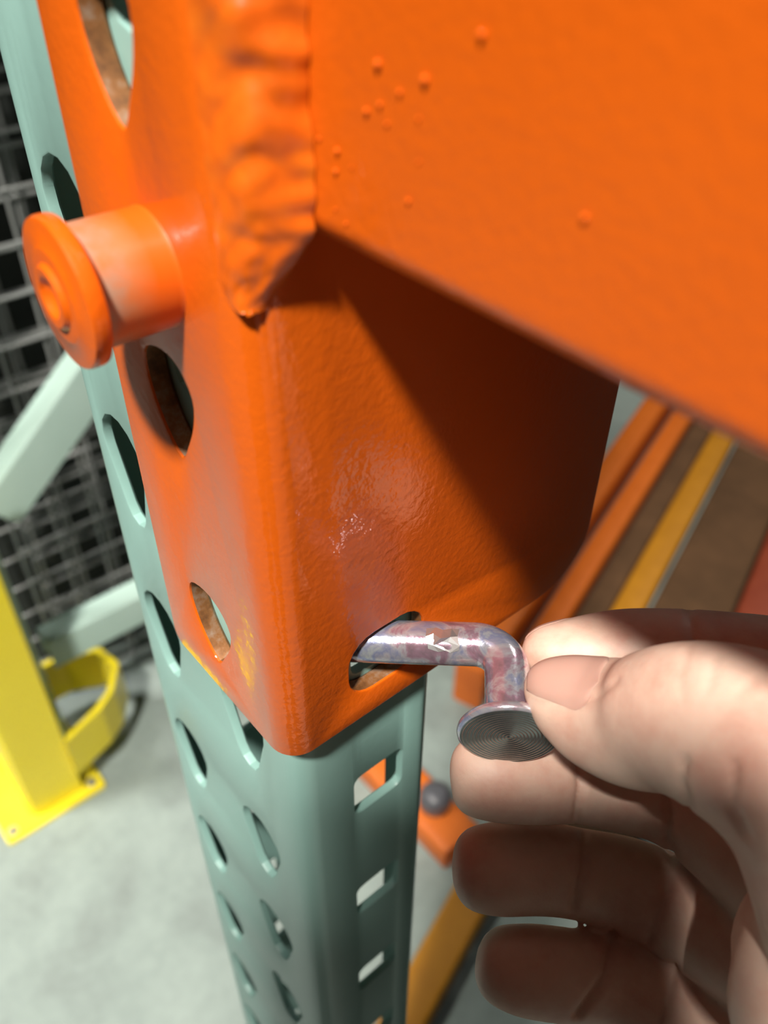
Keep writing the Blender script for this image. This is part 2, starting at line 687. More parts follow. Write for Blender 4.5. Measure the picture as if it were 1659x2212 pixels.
# stud: shaft and stepped head
SX, SZ, L0 = -17.0, 219.9, 13.6
V, F = lathe([(0, 0.5), (8.6, 0.5), (8.25, 0.0), (8.15, -0.8), (8.15, -L0 + 2.8), (0, -L0 + 2.8)], (SX, -4.15, SZ), (0, 1, 0), 56)
stud = mesh_obj('stud', V, F, M['stud'], beam, origin=(SX, -4.15 - L0, SZ))
V, F = lathe([(0, 2.7), (9.2, 2.7), (9.75, 2.45), (9.9, 2.0), (9.9, 0.7), (9.7, 0.2), (9.1, 0.0), (6.6, -0.05), (6.3, -0.3), (5.9, -0.38), (4.4, -0.4),
              (4.15, -0.8), (3.9, -1.1), (3.3, -1.15), (2.7, -1.0), (2.3, -0.4), (1.7, 0.1), (0, 0.25)], (SX, -4.15 - L0, SZ), (0, 1, 0), 64)
mesh_obj('stud_head', V, F, M['orange'], stud, smooth=40)

# weld bead: rippled fillet between the bracket's bend and the beam
V, F = [], []
nz_, nc = 150, 26
zlo, zhi = 221.0, 331.0
for i in range(nz_ + 1):
    z = zlo + (zhi - zlo) * (i / nz_) ** 1.35
    e = min(1.0, (z - zlo) / 4.0)
    tap = math.sqrt(max(0.0, 1 - (1 - e) ** 2))
    e2 = min(1.0, max(0.0, (z - zlo) / 11.0))
    tc_ = e2 * e2 * (3 - 2 * e2)
    for j in range(nc + 1):
        t = j / nc
        wob = noise.noise(Vector((0.3, z * 0.45, 7.7))) * 0.6
        wob2 = noise.noise(Vector((5.3, z * 0.5, 1.7))) * 0.8
        a = Vector((0.6 + wob + 2.2 * (1 - tap), -4.0 + 0.5 * (1 - tap)))
        c = Vector((4.2 + (4.9 + wob2) * tc_, 0.2 + 4.1 * tc_ ** 0.6))
        m_ = Vector((5.2 + 1.9 * tc_, -4.1 + 0.4 * tc_))
        p = a * (1 - t) ** 2 + m_ * 2 * t * (1 - t) + c * t * t
        nrm = Vector((0.62, -0.78))
        env = math.sin(math.pi * t) ** 0.5 if 0 < t < 1 else 0.0
        ph = z + 7.0 * (abs(t - 0.55) * 2) ** 1.4 + 1.6 * noise.noise(Vector((t * 1.5, z * 0.1, 0.5)))
        rip = (abs(math.sin(ph * math.pi / 7.5)) - 0.5) * 0.38
        nv = noise.noise(Vector((t * 1.7, z * 0.13, 3.1))) * 1.5 + noise.noise(Vector((t * 4, z * 0.45, 9.0))) * 0.35
        h = (rip + nv - 0.15) * env * tap
        p = p + nrm * h
        V.append((p.x, p.y, z + (0.5 * noise.noise(Vector((t * 7, 1.0, 2.0))) if i == 0 else 0)))
st = nc + 1
for i in range(nz_):
    for j in range(nc):
        F.append([i * st + j, i * st + j + 1, (i + 1) * st + j + 1, (i + 1) * st + j])
base = len(V)
for i in range(nz_ + 1):
    z = zlo + (zhi - zlo) * (i / nz_) ** 1.35
    V.append((3.0, 6.0, z))
for i in range(nz_):
    F.append([i * st, (i + 1) * st, base + i + 1, base + i])
    F.append([i * st + nc, base + i, base + i + 1, (i + 1) * st + nc])
for j in range(nc):
    F.append([j, base, j + 1])
    F.append([nz_ * st + j, nz_ * st + j + 1, base + nz_])
wb = mesh_obj('weld_bead', V, F, M['weld'], beam, smooth=70)
wb['label'] = 'lumpy painted weld bead'

# weld spatter beads on the beam face
spots = [(648, 92, 1.0), (818, 138, .75), (920, 172, .75), (865, 200, .5), (793, 240, .6), (822, 226, .5), (837, 268, .4), (905, 257, .35), (730, 326, .6), (727, 370, .55),
         (760, 362, .3), (883, 434, .5), (1043, 75, .7), (748, 483, .4), (725, 452, .3), (905, 350, .3), (1265, 470, .6), (615, 22, .7), (690, 300, .4), (640, 170, .6)]
bead_me = None
for i, (u, v, rr) in enumerate(spots):
    dirn = CAMR.T @ np.array([(u - 829.5) / FPX, (v - 1106) / FPX, 1.0])
    k = (4.5 - CAMC[1]) / dirn[1]
    p = CAMC + dirn * k
    rr *= 0.55
    if bead_me is None:
        bm = bmesh.new()
        bmesh.ops.create_icosphere(bm, subdivisions=2, radius=0.001)
        bead_me = bpy.data.meshes.new('spatter_bead')
        bm.to_mesh(bead_me)
        bm.free()
        bead_me.materials.append(M['orange'])
        bead_me.polygons.foreach_set('use_smooth', [True] * len(bead_me.polygons))
    o = bpy.data.objects.new('spatter_bead', bead_me)
    COL.objects.link(o)
    o.parent = beam
    o.location = W((p[0], 4.5 - rr * 0.45, p[2])) - parent_world(beam)
    o.scale = (rr, rr * 0.9, rr)

# ------------------------------------------------------------------ bent locking pin
SD = Vector((0.715, 0.705, -0.04)).normalized()
LD = Vector((0.69, -0.71, -0.09))
LD = (LD - SD * LD.dot(SD)).normalized()
PR = 4.15
P0 = Vector(at(840, 1386, 163.0))
KNEE = Vector(at(1094, 1394, 161.0))
SD = (KNEE - P0).normalized()
LD = (LD - SD * LD.dot(SD)).normalized()
DISC = KNEE + LD * 17.6
BR_ = 6.0
path = [P0 - SD * 17, P0 - SD * 8, P0, P0 + SD * 8]
end = KNEE - SD * BR_
path = [P0 - SD * 17 + (end - (P0 - SD * 17)) * (i / 10) for i in range(11)]
cc = end + LD * BR_
for i in range(1, 13):
    a = math.pi / 2 * i / 12
    path.append(cc + SD * BR_ * math.sin(a) - LD * BR_ * math.cos(a))
path += [path[-1] + (DISC - path[-1]) * (i / 4) for i in range(1, 5)]
UP = SD.cross(LD).normalized()
segs = 36
V, F = [], []
for i, p in enumerate(path):
    tg = (path[min(i + 1, len(path) - 1)] - path[max(i - 1, 0)]).normalized()
    sd_ = tg.cross(UP).normalized()
    rr = PR * (0.55 if i == 0 else 1.0)
    for k in range(segs):
        a = 2 * math.pi * k / segs
        V.append(p + (sd_ * math.cos(a) + UP * math.sin(a)) * rr)
for i in range(len(path) - 1):
    for k in range(segs):
        j = (k + 1) % segs
        F.append([i * segs + k, i * segs + j, (i + 1) * segs + j, (i + 1) * segs + k])
F.append(list(range(segs))[::-1])
F.append([(len(path) - 1) * segs + k for k in range(segs)])
pin = empty('locking_pin', W(P0))
tag(pin, 'bent zinc-plated steel locking pin with flat round head pushed into the bracket hole', 'pin')
sh_ = mesh_obj('pin_shaft', V, F, M['zinc'], pin, smooth=50)
DR = 9.1
pf = [(0, -0.3), (DR - 1.2, -0.3), (DR - 0.5, 0.0), (DR - 0.08, 0.5), (DR, 1.0), (DR - 0.12, 1.5), (DR - 0.55, 1.85)]
hd = lathe(pf + [(0, 1.85)], DISC, LD, 72)
head = mesh_obj('pin_head', *hd, M['zinc'], pin, smooth=50)
pf = [(0, 1.80), (DR - 0.5, 1.80), (DR - 0.62, 1.92)]
rr = DR - 0.9
while rr > 0.5:
    pf += [(rr, 1.97), (rr - 0.22, 1.90), (rr - 0.45, 1.97)]
    rr -= 0.62
pf += [(0, 1.95)]
V, F = lathe(pf, DISC, LD, 72)
fc = mesh_obj('head_face', V, F, M['zinc_face'], head, smooth=25)
fc['label'] = 'dull turned face with concentric rings'
# faceted crimp mark on the shaft
V, F = [], []
c0 = P0 + SD * ((KNEE - P0).length * 0.47)
view = (Vector(CAMC) - c0).normalized()
outw = (view - SD * view.dot(SD)).normalized()
outw = (outw + Vector((0, 0, 0.25))).normalized()
outw = (outw - SD * outw.dot(SD)).normalized()
side = SD.cross(outw)
for i in range(5):
    for j in range(4):
        a = (j / 3 - 0.5) * 1.0 + random.uniform(-0.12, 0.12)
        s = (i / 4 - 0.5) * 5.6 + random.uniform(-0.6, 0.6)
        rad = PR + 0.16 + (random.uniform(-0.3, 0.5) if 0 < i < 4 and 0 < j < 3 else -0.05)
        V.append(c0 + SD * s + outw * (rad * math.cos(a)) + side * (rad * math.sin(a)))
for i in range(4):
    for j in range(3):
        q = [i * 4 + j, i * 4 + j + 1, (i + 1) * 4 + j + 1, (i + 1) * 4 + j]
        if random.random() < 0.5:
            F += [[q[0], q[1], q[2]], [q[0], q[2], q[3]]]
        else:
            F += [[q[0], q[1], q[3]], [q[1], q[2], q[3]]]
cm = mesh_obj('crimp_mark', V, F, M['zinc_bright'], sh_, smooth=None)
cm['label'] = 'bright faceted crimp mark'


# ------------------------------------------------------------------ hand
def crom(pts, n):
    out = []
    P_ = [np.array(p, float) for p in pts]
    P_ = [2 * P_[0] - P_[1]] + P_ + [2 * P_[-1] - P_[-2]]
    for i in range(1, len(P_) - 2):
        p0, p1, p2, p3 = P_[i - 1:i + 3]
        for j in range(n):
            t = j / n
            out.append(0.5 * ((2 * p1) + (p2 - p0) * t + (2 * p0 - 5 * p1 + 4 * p2 - p3) * t * t + (3 * p1 - p0 - 3 * p2 + p3) * t ** 3))
    out.append(P_[-2])
    return out


VIEW = Vector(CAMR[2])


def limb(pts, n=6, segs=24):
    """pts: (u, v, depth, half width across the picture mm, half thickness in depth mm). returns verts, faces, centre line"""
    rows = [(*(p[1:4] if p[0] == 'w' else at(p[0], p[1], p[2])), p[-2], p[-1]) for p in pts]
    rows = crom(rows, n)
    V, F, CL = [], [], []
    k = len(rows)
    for i, rw in enumerate(rows):
        c = Vector(rw[:3])
        nx = Vector(rows[min(i + 1, k - 1)][:3])
        pv = Vector(rows[max(i - 1, 0)][:3])
        tg = (nx - pv).normalized()
        ac = tg.cross(VIEW).normalized()
        dp = ac.cross(tg).normalized()
        CL.append((c, tg, ac, dp, rw[3], rw[4]))
        for q in range(segs):
            a = 2 * math.pi * q / segs
            V.append(c + ac * (math.cos(a) * max(rw[3], 0.3)) + dp * (math.sin(a) * max(rw[4], 0.3)))
    for i in range(k - 1):
        for q in range(segs):
            j = (q + 1) % segs
            F.append([i * segs + q, i * segs + j, (i + 1) * segs + j, (i + 1) * segs + q])
    F.append(list(range(segs))[::-1])
    F.append([(k - 1) * segs + q for q in range(segs)])
    return V, F, CL


THUMB = [(1130, 1490, 144, 1.2, 1.2), (1143, 1490, 143.8, 3.6, 2.6), (1172, 1494, 143, 5.8, 4.2), (1225, 1512, 141, 7.8, 5.6), (1290, 1540, 138, 9.4, 7.0), (1370, 1562, 133, 10.4, 8.4),
         (1450, 1558, 127, 11.6, 9.8), (1530, 1568, 121, 12.2, 10.5), (1640, 1610, 115, 12.8, 11.5), (1760, 1690, 111, 14.5, 13.5), (1880, 1830, 110, 17, 16), (1980, 2020, 113, 19, 18), (2060, 2250, 119, 18, 17)]
INDEX = [(1126, 1400, 166, 1.0, 1.0), (1138, 1402, 166, 3.2, 3.0), (1165, 1406, 166, 5.0, 4.8), (1230, 1412, 166, 7.0, 6.6), (1330, 1412, 165, 8.6, 7.8), (1430, 1412, 163.5, 8.8, 8.0), (1560, 1426, 161, 9.3, 8.6),
         (1720, 1460, 156, 10, 9.2), (1880, 1560, 150, 11, 10), (2020, 1760, 140, 13, 12), (2120, 2050, 132, 15, 13)]
MIDDLE = [(971, 1672, 158, 1.5, 1.2), (981, 1672, 158, 5.0, 3.6), (1010, 1674, 158, 7.3, 5.8), (1075, 1678, 158.5, 8.3, 7.2), (1160, 1684, 160, 8.3, 7.6), (1245, 1690, 162, 7.7, 7.4), (1345, 1704, 163.5, 8.2, 7.9), (1445, 1730, 162, 8.3, 8.1),
          (1540, 1790, 158, 8.9, 8.8), (1650, 1880, 152, 9.6, 9.6), (1790, 1990, 144, 11, 11), (1960, 2120, 136, 13, 13)]
RING = [(976, 1876, 163, 1.5, 1.2), (985, 1876, 163, 5.0, 3.6), (1012, 1876, 163, 7.6, 5.8), (1075, 1876, 163.5, 8.8, 7.2), (1160, 1874, 165, 8.9, 7.6), (1250, 1887, 167, 8.7, 7.4), (1340, 1908, 168, 9.2, 7.9), (1425, 1941, 166, 9.4, 8.3),
        (1520, 1996, 161, 9.9, 9.2), (1620, 2056, 155, 10.4, 9.8), (1760, 2140, 146, 11, 11), (1940, 2260, 138, 13, 13)]
PINKY = [(1029, 2072, 163, 1.5, 1.2), (1038, 2074, 163, 4.6, 3.6), (1066, 2080, 163, 7.0, 5.6), (1130, 2094, 163.5, 8.5, 6.8), (1215, 2106, 165, 8.8, 7.2), (1300, 2118, 167, 8.6, 7.2), (1375, 2140, 167, 8.8, 7.6), (1450, 2172, 165, 9.0, 7.8),
         (1540, 2224, 160, 9.4, 8.6), (1640, 2290, 153, 9.8, 9.4), (1780, 2400, 146, 11, 11), (1940, 2470, 140, 13, 13)]
PALM = [(1690, 2150, 136, 10, 9), (1730, 2160, 136, 26, 13), (1830, 2190, 135, 32, 16), (1960, 2260, 134, 33, 17), (2120, 2370, 132, 30, 18), (2300, 2520, 130, 27, 19), (2480, 2660, 128, 26, 20),
        ('w', 175, 42, 92, 27, 22), ('w', 225, 20, 72, 31, 27), ('w', 290, -14, 46, 36, 33), ('w', 345, -45, 22, 38, 36)]
THENAR = [(1600, 1990, 131, 4, 4), (1640, 2010, 129, 10, 8), (1720, 2060, 125, 18, 13), (1850, 2120, 122, 22, 16), (2000, 2250, 124, 22, 17), (2150, 2400, 127, 18, 15)]
V, F = [], []
LINES = {}
for nm, spec in (('thumb', THUMB), ('index', INDEX), ('middle', MIDDLE), ('ring', RING), ('pinky', PINKY), ('palm', PALM), ('thenar', THENAR)):
    v_, f_, cl = limb(spec)
    LINES[nm] = cl
    o_ = len(V)
    V += v_
    F += [[i + o_ for i in q] for q in f_]
tmp_me = bpy.data.meshes.new('hand_source')
tmp_me.from_pydata([W(v) for v in V], [], F)
tmp = bpy.data.objects.new('hand_source', tmp_me)
COL.objects.link(tmp)
rm = tmp.modifiers.new('remesh', 'REMESH')
rm.mode = 'VOXEL'
rm.voxel_size = 0.00075
dg = bpy.context.evaluated_depsgraph_get()
ev = tmp.evaluated_get(dg)
hm = bpy.data.meshes.new_from_object(ev)
bpy.data.objects.remove(tmp)
nV = len(hm.vertices)
co = np.empty(nV * 3)
hm.vertices.foreach_get('co', co)
co = co.reshape(-1, 3)
ed = np.empty(len(hm.edges) * 2, dtype=np.int64)
hm.edges.foreach_get('vertices', ed)
ed = ed.reshape(-1, 2)
deg = np.bincount(ed.ravel(), minlength=nV).astype(float)[:, None]


def smooth(P_, it, lam=0.5):
    for _ in range(it):
        S = np.zeros_like(P_)
        for ax in range(3):
            S[:, ax] = np.bincount(ed[:, 0], P_[ed[:, 1], ax], nV) + np.bincount(ed[:, 1], P_[ed[:, 0], ax], nV)
        P_ = P_ + lam * (S / deg - P_)
    return P_


co = smooth(co, 9)


def set_co(P_):
    hm.vertices.foreach_set('co', P_.ravel())
    hm.update()


set_co(co)


def normals():
    nn = np.empty(nV * 3)
    hm.vertices.foreach_get('normal', nn)
    return nn.reshape(-1, 3)


# project vertices into the photo frame to know where each crease of the skin runs
def creases(P_, items):
    nn = normals()
    mm = P_ * 1000.0
    mm[:, 2] -= ZF
    q = (mm - CAMC) @ CAMR.T
    u = 829.5 + FPX * q[:, 0] / q[:, 2]
    v = 1106 + FPX * q[:, 1] / q[:, 2]
    facing = ((nn @ CAMR.T)[:, 2] < 0.25)
    total = np.zeros(nV)
    for pts, wid, dep, zr in items:
        best = np.full(nV, 1e9)
        for a, c in zip(pts, pts[1:]):
            a = np.array(a, float)
            c = np.array(c, float)
            dd = c - a
            t = np.clip(((u - a[0]) * dd[0] + (v - a[1]) * dd[1]) / (dd @ dd), 0, 1)
            best = np.minimum(best, np.hypot(u - a[0] - t * dd[0], v - a[1] - t * dd[1]))
        okz = (q[:, 2] > zr[0]) & (q[:, 2] < zr[1]) & facing
        total += np.where(okz, dep * np.exp(-(best / wid) ** 2), 0)
    return P_ - nn * (total / 1000.0)[:, None]


CR_ = [
    # thumb folds
    ([(1478, 1640), (1470, 1690), (1490, 1745)], 7, 0.9, (90, 150)),
    ([(1585, 1650), (1580, 1740), (1612, 1805)], 8, 0.9, (90, 150)),
    ([(1415, 1425), (1405, 1480)], 10, 0.1, (90, 150)),
    ([(1490, 1395), (1470, 1450), (1475, 1510)], 9, 0.2, (90, 150)),
    ([(1545, 1420), (1530, 1490)], 9, 0.25, (90, 150)),
    ([(1590, 1500), (1640, 1460)], 9, 0.25, (90, 150)),
    # nail wall of the thumb
    ([(1150, 1518), (1190, 1521), (1250, 1519), (1295, 1500), (1330, 1470)], 7, 0.45, (90, 150)),
    # middle finger
    ([(1250, 1640), (1256, 1700), (1246, 1770)], 8, 1.2, (145, 175)),
    ([(1440, 1700), (1450, 1760), (1440, 1815)], 9, 1.2, (145, 175)),
    # ring finger
    ([(1262, 1800), (1262, 1870), (1240, 1960)], 8, 1.2, (150, 185)),
    ([(1450, 1830), (1440, 1920), (1402, 2035)], 10, 1.0, (145, 185)),
    # little finger
    ([(1322, 2020), (1310, 2110), (1248, 2195)], 9, 1.3, (150, 185)),
    ([(1455, 2090), (1440, 2160), (1425, 2240)], 9, 1.2, (145, 185)),
    # index
    ([(1490, 1320), (1500, 1400)], 8, 0.6, (145, 185)),
]
co = creases(co, CR_)
set_co(co)
co = smooth(co, 1, 0.4)
set_co(co)
hand_o = W(at(1700, 1950, 140))
hm.transform(Matrix.Translation(-hand_o))
hm.name = 'person'
hm.materials.clear()
hm.materials.append(M['skin'])
hm.polygons.foreach_set('use_smooth', [True] * len(hm.polygons))
hand = bpy.data.objects.new('person', hm)
COL.objects.link(hand)
hand.location = hand_o
tag(hand, 'bare right hand pinching the steel pin between thumb and index finger', 'person')
bvh = BVHTree.FromPolygons([W_ + hand_o for W_ in (Vector(v.co) for v in hm.vertices)], [tuple(p.vertices) for p in hm.polygons])


def nail(finger, i0, i1, ang0, span, taper=0.75, mat=None):
    """nail plate lying on a finger from ring i0 (tip) to ring i1; ang0 = where it sits round the finger"""
    cl = LINES[finger]
    nu, nv_ = 18, 14
    V, F = [], []
    outer, inner = [], []
    for a in range(nu + 1):
        t = a / nu
        fi = i0 + (i1 - i0) * t
        k = int(fi)
        w_ = fi - k
        k2 = min(k + 1, len(cl) - 1)
        c = cl[k][0].lerp(cl[k2][0], w_)
        ac = cl[k][2].lerp(cl[k2][2], w_)
        dp = cl[k][3].lerp(cl[k2][3], w_)
        sp_ = span * (taper + (1 - taper) * min(1, t * 3)) * math.sqrt(max(0.0, 1 - max(0, (t - 0.62) / 0.38) ** 2.4))
        for b_ in range(nv_ + 1):
            g_ = ang0 + (b_ / nv_ - 0.5) * sp_
            dirn = (ac * math.cos(g_) + dp * math.sin(g_)).normalized()
            hit, nor, _, _ = bvh.ray_cast(W(c) + dirn * 0.022, -dirn, 0.03)
            if hit is None:
                hit = W(c + dirn * cl[k][4])
            edge = abs(b_ / nv_ - 0.5) * 2
            lift = 0.00042 * (1 - 0.75 * edge ** 4) * (1 - 0.8 * max(0, (t - 0.8) / 0.2))
            outer.append(hit + dirn * lift)
            inner.append(hit - dirn * 0.0006)
    n_ = len(outer)
    V = outer + inner
    st_ = nv_ + 1
    for a in range(nu):
        for b_ in range(nv_):
            q = [a * st_ + b_, a * st_ + b_ + 1, (a + 1) * st_ + b_ + 1, (a + 1) * st_ + b_]
            F.append(q)
            F.append([n_ + x for x in reversed(q)])
    rim = [b_ for b_ in range(st_)] + [a * st_ + nv_ for a in range(1, nu + 1)] + [nu * st_ + b_ for b_ in range(nv_ - 1, -1, -1)] + [a * st_ for a in range(nu - 1, 0, -1)]
    for a, b_ in zip(rim, rim[1:] + rim[:1]):
        F.append([a, n_ + a, n_ + b_, b_])
    o = mesh_obj('fingernail', V, F, [M['nail'], M['nail_edge']], hand, smooth=60, mm=False)
    return o


# ac = across the picture, dp = along depth; the thumb nail looks up and a little to the viewer
nl = nail('thumb', 5.0, 27.0, math.radians(-44), math.radians(100))
for fg, a in (('index', 55), ('middle', 90), ('ring', 90), ('pinky', 90)):
    nail(fg, 4.0, 20.0, math.radians(a), math.radians(110))

# ------------------------------------------------------------------ yellow column guard
guard = empty('column_guard', W((-860, 60, -ZF)))
tag(guard, 'bright yellow steel column guard bolted to the concrete floor', 'column guard')
gx = -820.0
gl = [(gx, 80), (gx, 4), (gx - 8, -4), (gx - 100, -4), (gx - 100, 2), (gx - 10, 2), (gx - 6, 6), (gx - 6, 80)]
V, F = extrude_profile(gl, -ZF + 8, -330, lambda p, q, t: (p, q, t))
mesh_obj('angle_post', V, F, M['yellow'], guard, smooth=30)
V, F = extrude_profile(round_rect(-975, -803, -50, 112, 5, 3), -ZF, -ZF + 8, lambda p, q, t: (p, q, t))
bpz = mesh_obj('base_plate', V, F, M['yellow'], guard, smooth=30)
bp_w = [(-819, -36), (-822, 96), (-955, -36)]
for (x, y) in bp_w:
    V, F = lathe([(0, 0), (8.5, 0), (8.5, 1.2), (6, 1.2), (6, 5), (5, 6), (0, 6)], (x, y, -ZF + 8), (0, 0, 1), 12)
    mesh_obj('anchor_bolt', V, F, M['steel'], bpz, smooth=30)
# strap: bent band standing on edge behind the post
sp_pts = [(-812, 80), (-836, 150), (-858, 182), (-905, 214), (-955, 205), (-985, 150), (-985, 84)]
SC = crom([(x, y, 0) for x, y in sp_pts], 1)
outer = [(p[0], p[1]) for p in SC]
inner = []
for i, p in enumerate(outer):
    a = Vector(outer[min(i + 1, len(outer) - 1)]) - Vector(outer[max(i - 1, 0)])
    a.normalize()
    nrm = Vector((-a.y, a.x))
    inner.append((p[0] + nrm.x * 10 if False else p[0] - a.y * 11, p[1] + a.x * 11))
cen = Vector((-895, 110))
inner = []
for p in outer:
    dv = (cen - Vector(p)).normalized()
    inner.append((p[0] + dv.x * 11, p[1] + dv.y * 11))
V, F = extrude_profile(outer + inner[::-1], -925, -838, lambda p, q, t: (p, q, t))
mesh_obj('guard_strap', V, F, M['yellow'], guard, smooth=None)

# ------------------------------------------------------------------ neighbour frame with braces
nf = empty('upright_frame', W((-890, 120, -ZF)))
tag(nf, 'pale green rack frame with diagonal and horizontal braces behind the yellow guard', 'rack upright')
build_column('column', nf, -893, 62, -ZF + 8.5, 1300, [M['green_far'], M['green_far']], -18, 18)


def channel(name, a, b_, wdt, dpt, parent, mat, t=3.0, x0=-918):
    """C-channel brace in the plane x = x0, from a to b (y, z), open side facing down"""
    A, B = Vector((x0, a[0], a[1])), Vector((x0, b_[0], b_[1]))
    ax = (B - A).normalized()
    upv = Vector((1, 0, 0)).cross(ax)
    if upv.z < 0:
        upv = -upv
    xx = Vector((1, 0, 0))
    h, w = wdt / 2, dpt / 2
    r_ = 5
    loop = []
    for cx, cy, a0 in ((w - r_, h - r_, 0), (-w + r_, h - r_, 90)):
        for i in range(5):
            an = math.radians(a0 + 90 * i / 4)
            loop.append((cx + r_ * math.cos(an), cy + r_ * math.sin(an)))
    loop = [(w, -h)] + loop + [(-w, -h), (-w + t, -h), (-w + t, h - t), (w - t, h - t), (w - t, -h)]
    V, F = extrude_profile(loop, 0, (B - A).length, lambda p, q, s: A + ax * s + xx * p + upv * q)
    return mesh_obj(name, V, F, mat, parent, smooth=40)


channel('diagonal_brace', (118, -462), (760, 92), 62, 44, nf, M['green_far'])
channel('horizontal_brace', (118, -742), (1060, -742), 58, 44, nf, M['green_far'])
channel('horizontal_brace', (118, 190), (1060, 190), 52, 44, nf, M['green_far'])
V, F = box(-966, -893, 1040, 1080, -ZF, 1300)
mesh_obj('rear_column', V, F, M['green_far'], nf, smooth=None)

# ------------------------------------------------------------------ wire mesh panels stored on edge
def wire_mesh_data(L, rr, nseg=8):
    V, F = [], []
    for zz in (0, L):
        for i in range(nseg):
            a = 2 * math.pi * i / nseg
            V.append((rr * math.cos(a) / 1000, rr * math.sin(a) / 1000, zz / 1000))
    for i in range(nseg):
        j = (i + 1) % nseg
        F.append([i, j, nseg + j, nseg + i])
    F.append(list(range(nseg))[::-1])
    F.append(list(range(nseg, 2 * nseg)))
    me = bpy.data.meshes.new('wire')
    me.from_pydata(V, [], F)
    me.materials.append(M['wire'])
    me.polygons.foreach_set('use_smooth', [True] * len(me.polygons))
    me.set_sharp_from_angle(angle=math.radians(50))
    return me


PH, PL = 1250.0, 1000.0
w_up = wire_mesh_data(PH, 2.6)
w_along = wire_mesh_data(PL, 2.9)
labels = ['grey wire mesh panel standing on edge, nearest to the yellow column guard', 'grey wire mesh panel standing on edge in the middle of three',
          'grey wire mesh panel standing on edge nearest to the dark backing']
for pi, (px, py, ph) in enumerate(((-1025, 150, 0), (-1062, 172, 23), (-1098, 128, 11))):
    root = empty('wire_mesh_panel', W((px, py, -ZF)))
    tag(root, labels[pi], 'mesh panel', 'wire mesh panels behind the guard')
    k = 0
    y = 0.0
    while y <= PL + 1:
        o = bpy.data.objects.new('upright_wire', w_up)
        COL.objects.link(o)
        o.parent = root
        o.location = (0, y / 1000, 0.003)
        y += 62.5
    z = 20.0 + ph
    while z <= PH:
        o = bpy.data.objects.new('cross_wire', w_along)
        COL.objects.link(o)
        o.parent = root
        o.location = (0.005, 0, z / 1000)
        o.rotation_euler = (math.radians(-90), 0, 0)
        z += 62.5 if pi else 66.0

# ------------------------------------------------------------------ beams lying on the floor under the rack
E_ = Vector((-0.3145, 0.9493, 0))
Nn = Vector((0.9493, 0.3145, 0))


def floor_beam(name, n0, n1, e0, e1, z0, z1, mat, label, cat='beam', group=None):
    lp = round_rect(n0, n1, -ZF + z0, -ZF + z1, min(8, (n1 - n0) / 4), 3)
    V, F = extrude_profile(lp, e0, e1, lambda p, q, t: (Nn.x * p + E_.x * t, Nn.y * p + E_.y * t, q))
    o = mesh_obj(name, V, F, mat, None, smooth=35)
    tag(o, label, cat, group)
    return o


G = 'loose steel beams lying under the rack'
floor_beam('loose_beam', -156, -100, 260, 2600, 0, 48, M['amber'], 'long amber-orange beam lying on the floor behind the fingers', group=G)
floor_beam('loose_beam', -262, -214, 900, 2600, 0, 60, M['orange_old'], 'dusty orange beam lying beside the bracket edge, farthest left of the row', group=G)
floor_beam('loose_beam', -330, -276, 820, 2600, 0, 100, M['orange_old'], 'taller dusty orange beam at the back of the row of floor beams', group=G)
floor_beam('wooden_board', -92, 48, 620, 2600, 0, 40, M['brown'], 'dark brown board lying flat on the floor beside the amber beam', 'board')
floor_beam('wooden_board', -210, -160, 700, 2600, 0, 30, M['brown'], 'narrow dark brown board squeezed between the amber and the dusty orange beams', 'board')
floor_beam('loose_beam', 52, 150, 800, 2600, 0, 60, M['dark_red'], 'dark red beam lying on the floor at the right edge of view', group=G)
lp = round_rect(440, 512, -ZF, -ZF + 52, 8, 3)
V, F = extrude_profile(lp, -690, -345, lambda p, q, t: (t, p, q))
o = mesh_obj('short_beam', V, F, M['orange_old'], None, smooth=35)
tag(o, 'short orange beam offcut lying crosswise on the floor behind the column', 'beam')
# dark round cap on the floor
c = at(965, 1722, 1240)
V, F = lathe([(0, 0), (22, 0), (25, 5), (25, 24), (21, 33), (12, 38), (0, 39)], (-414, 482, -ZF + 52), (0, 0, 1), 32)
o = mesh_obj('end_cap', V, F, M['plastic'], None, smooth=40)
tag(o, 'dark grey rounded plastic cap lying on the short orange beam', 'cap')

# ------------------------------------------------------------------ the phone that takes the picture, behind the viewpoint
def cam_pt(x, y, z):
    return CAMC + CAMR.T @ np.array([x - 7, y - 15, z - 38])


ph = empty('smartphone', W(cam_pt(-10, 58, -14)))
tag(ph, 'black smartphone held over the pin in the left hand', 'phone')
lp = round_rect(-50, 28, -12, 140, 9, 5)
V, F = extrude_profile(lp, -20, -12, lambda p, q, t: cam_pt(p, q, t))
mesh_obj('phone_body', V, F, M['plastic'], ph, smooth=30)

# ------------------------------------------------------------------ the rest of the person behind the phone
FW = Vector((-0.76, 0.65, 0)).normalized()
RT = Vector((0.65, 0.76, 0)).normalized()
HB = Vector((262, -330, 0))      # body axis in plan


def bp_(r_, f_, z):
    v = HB + RT * r_ + FW * f_
    return (v.x, v.y, z)


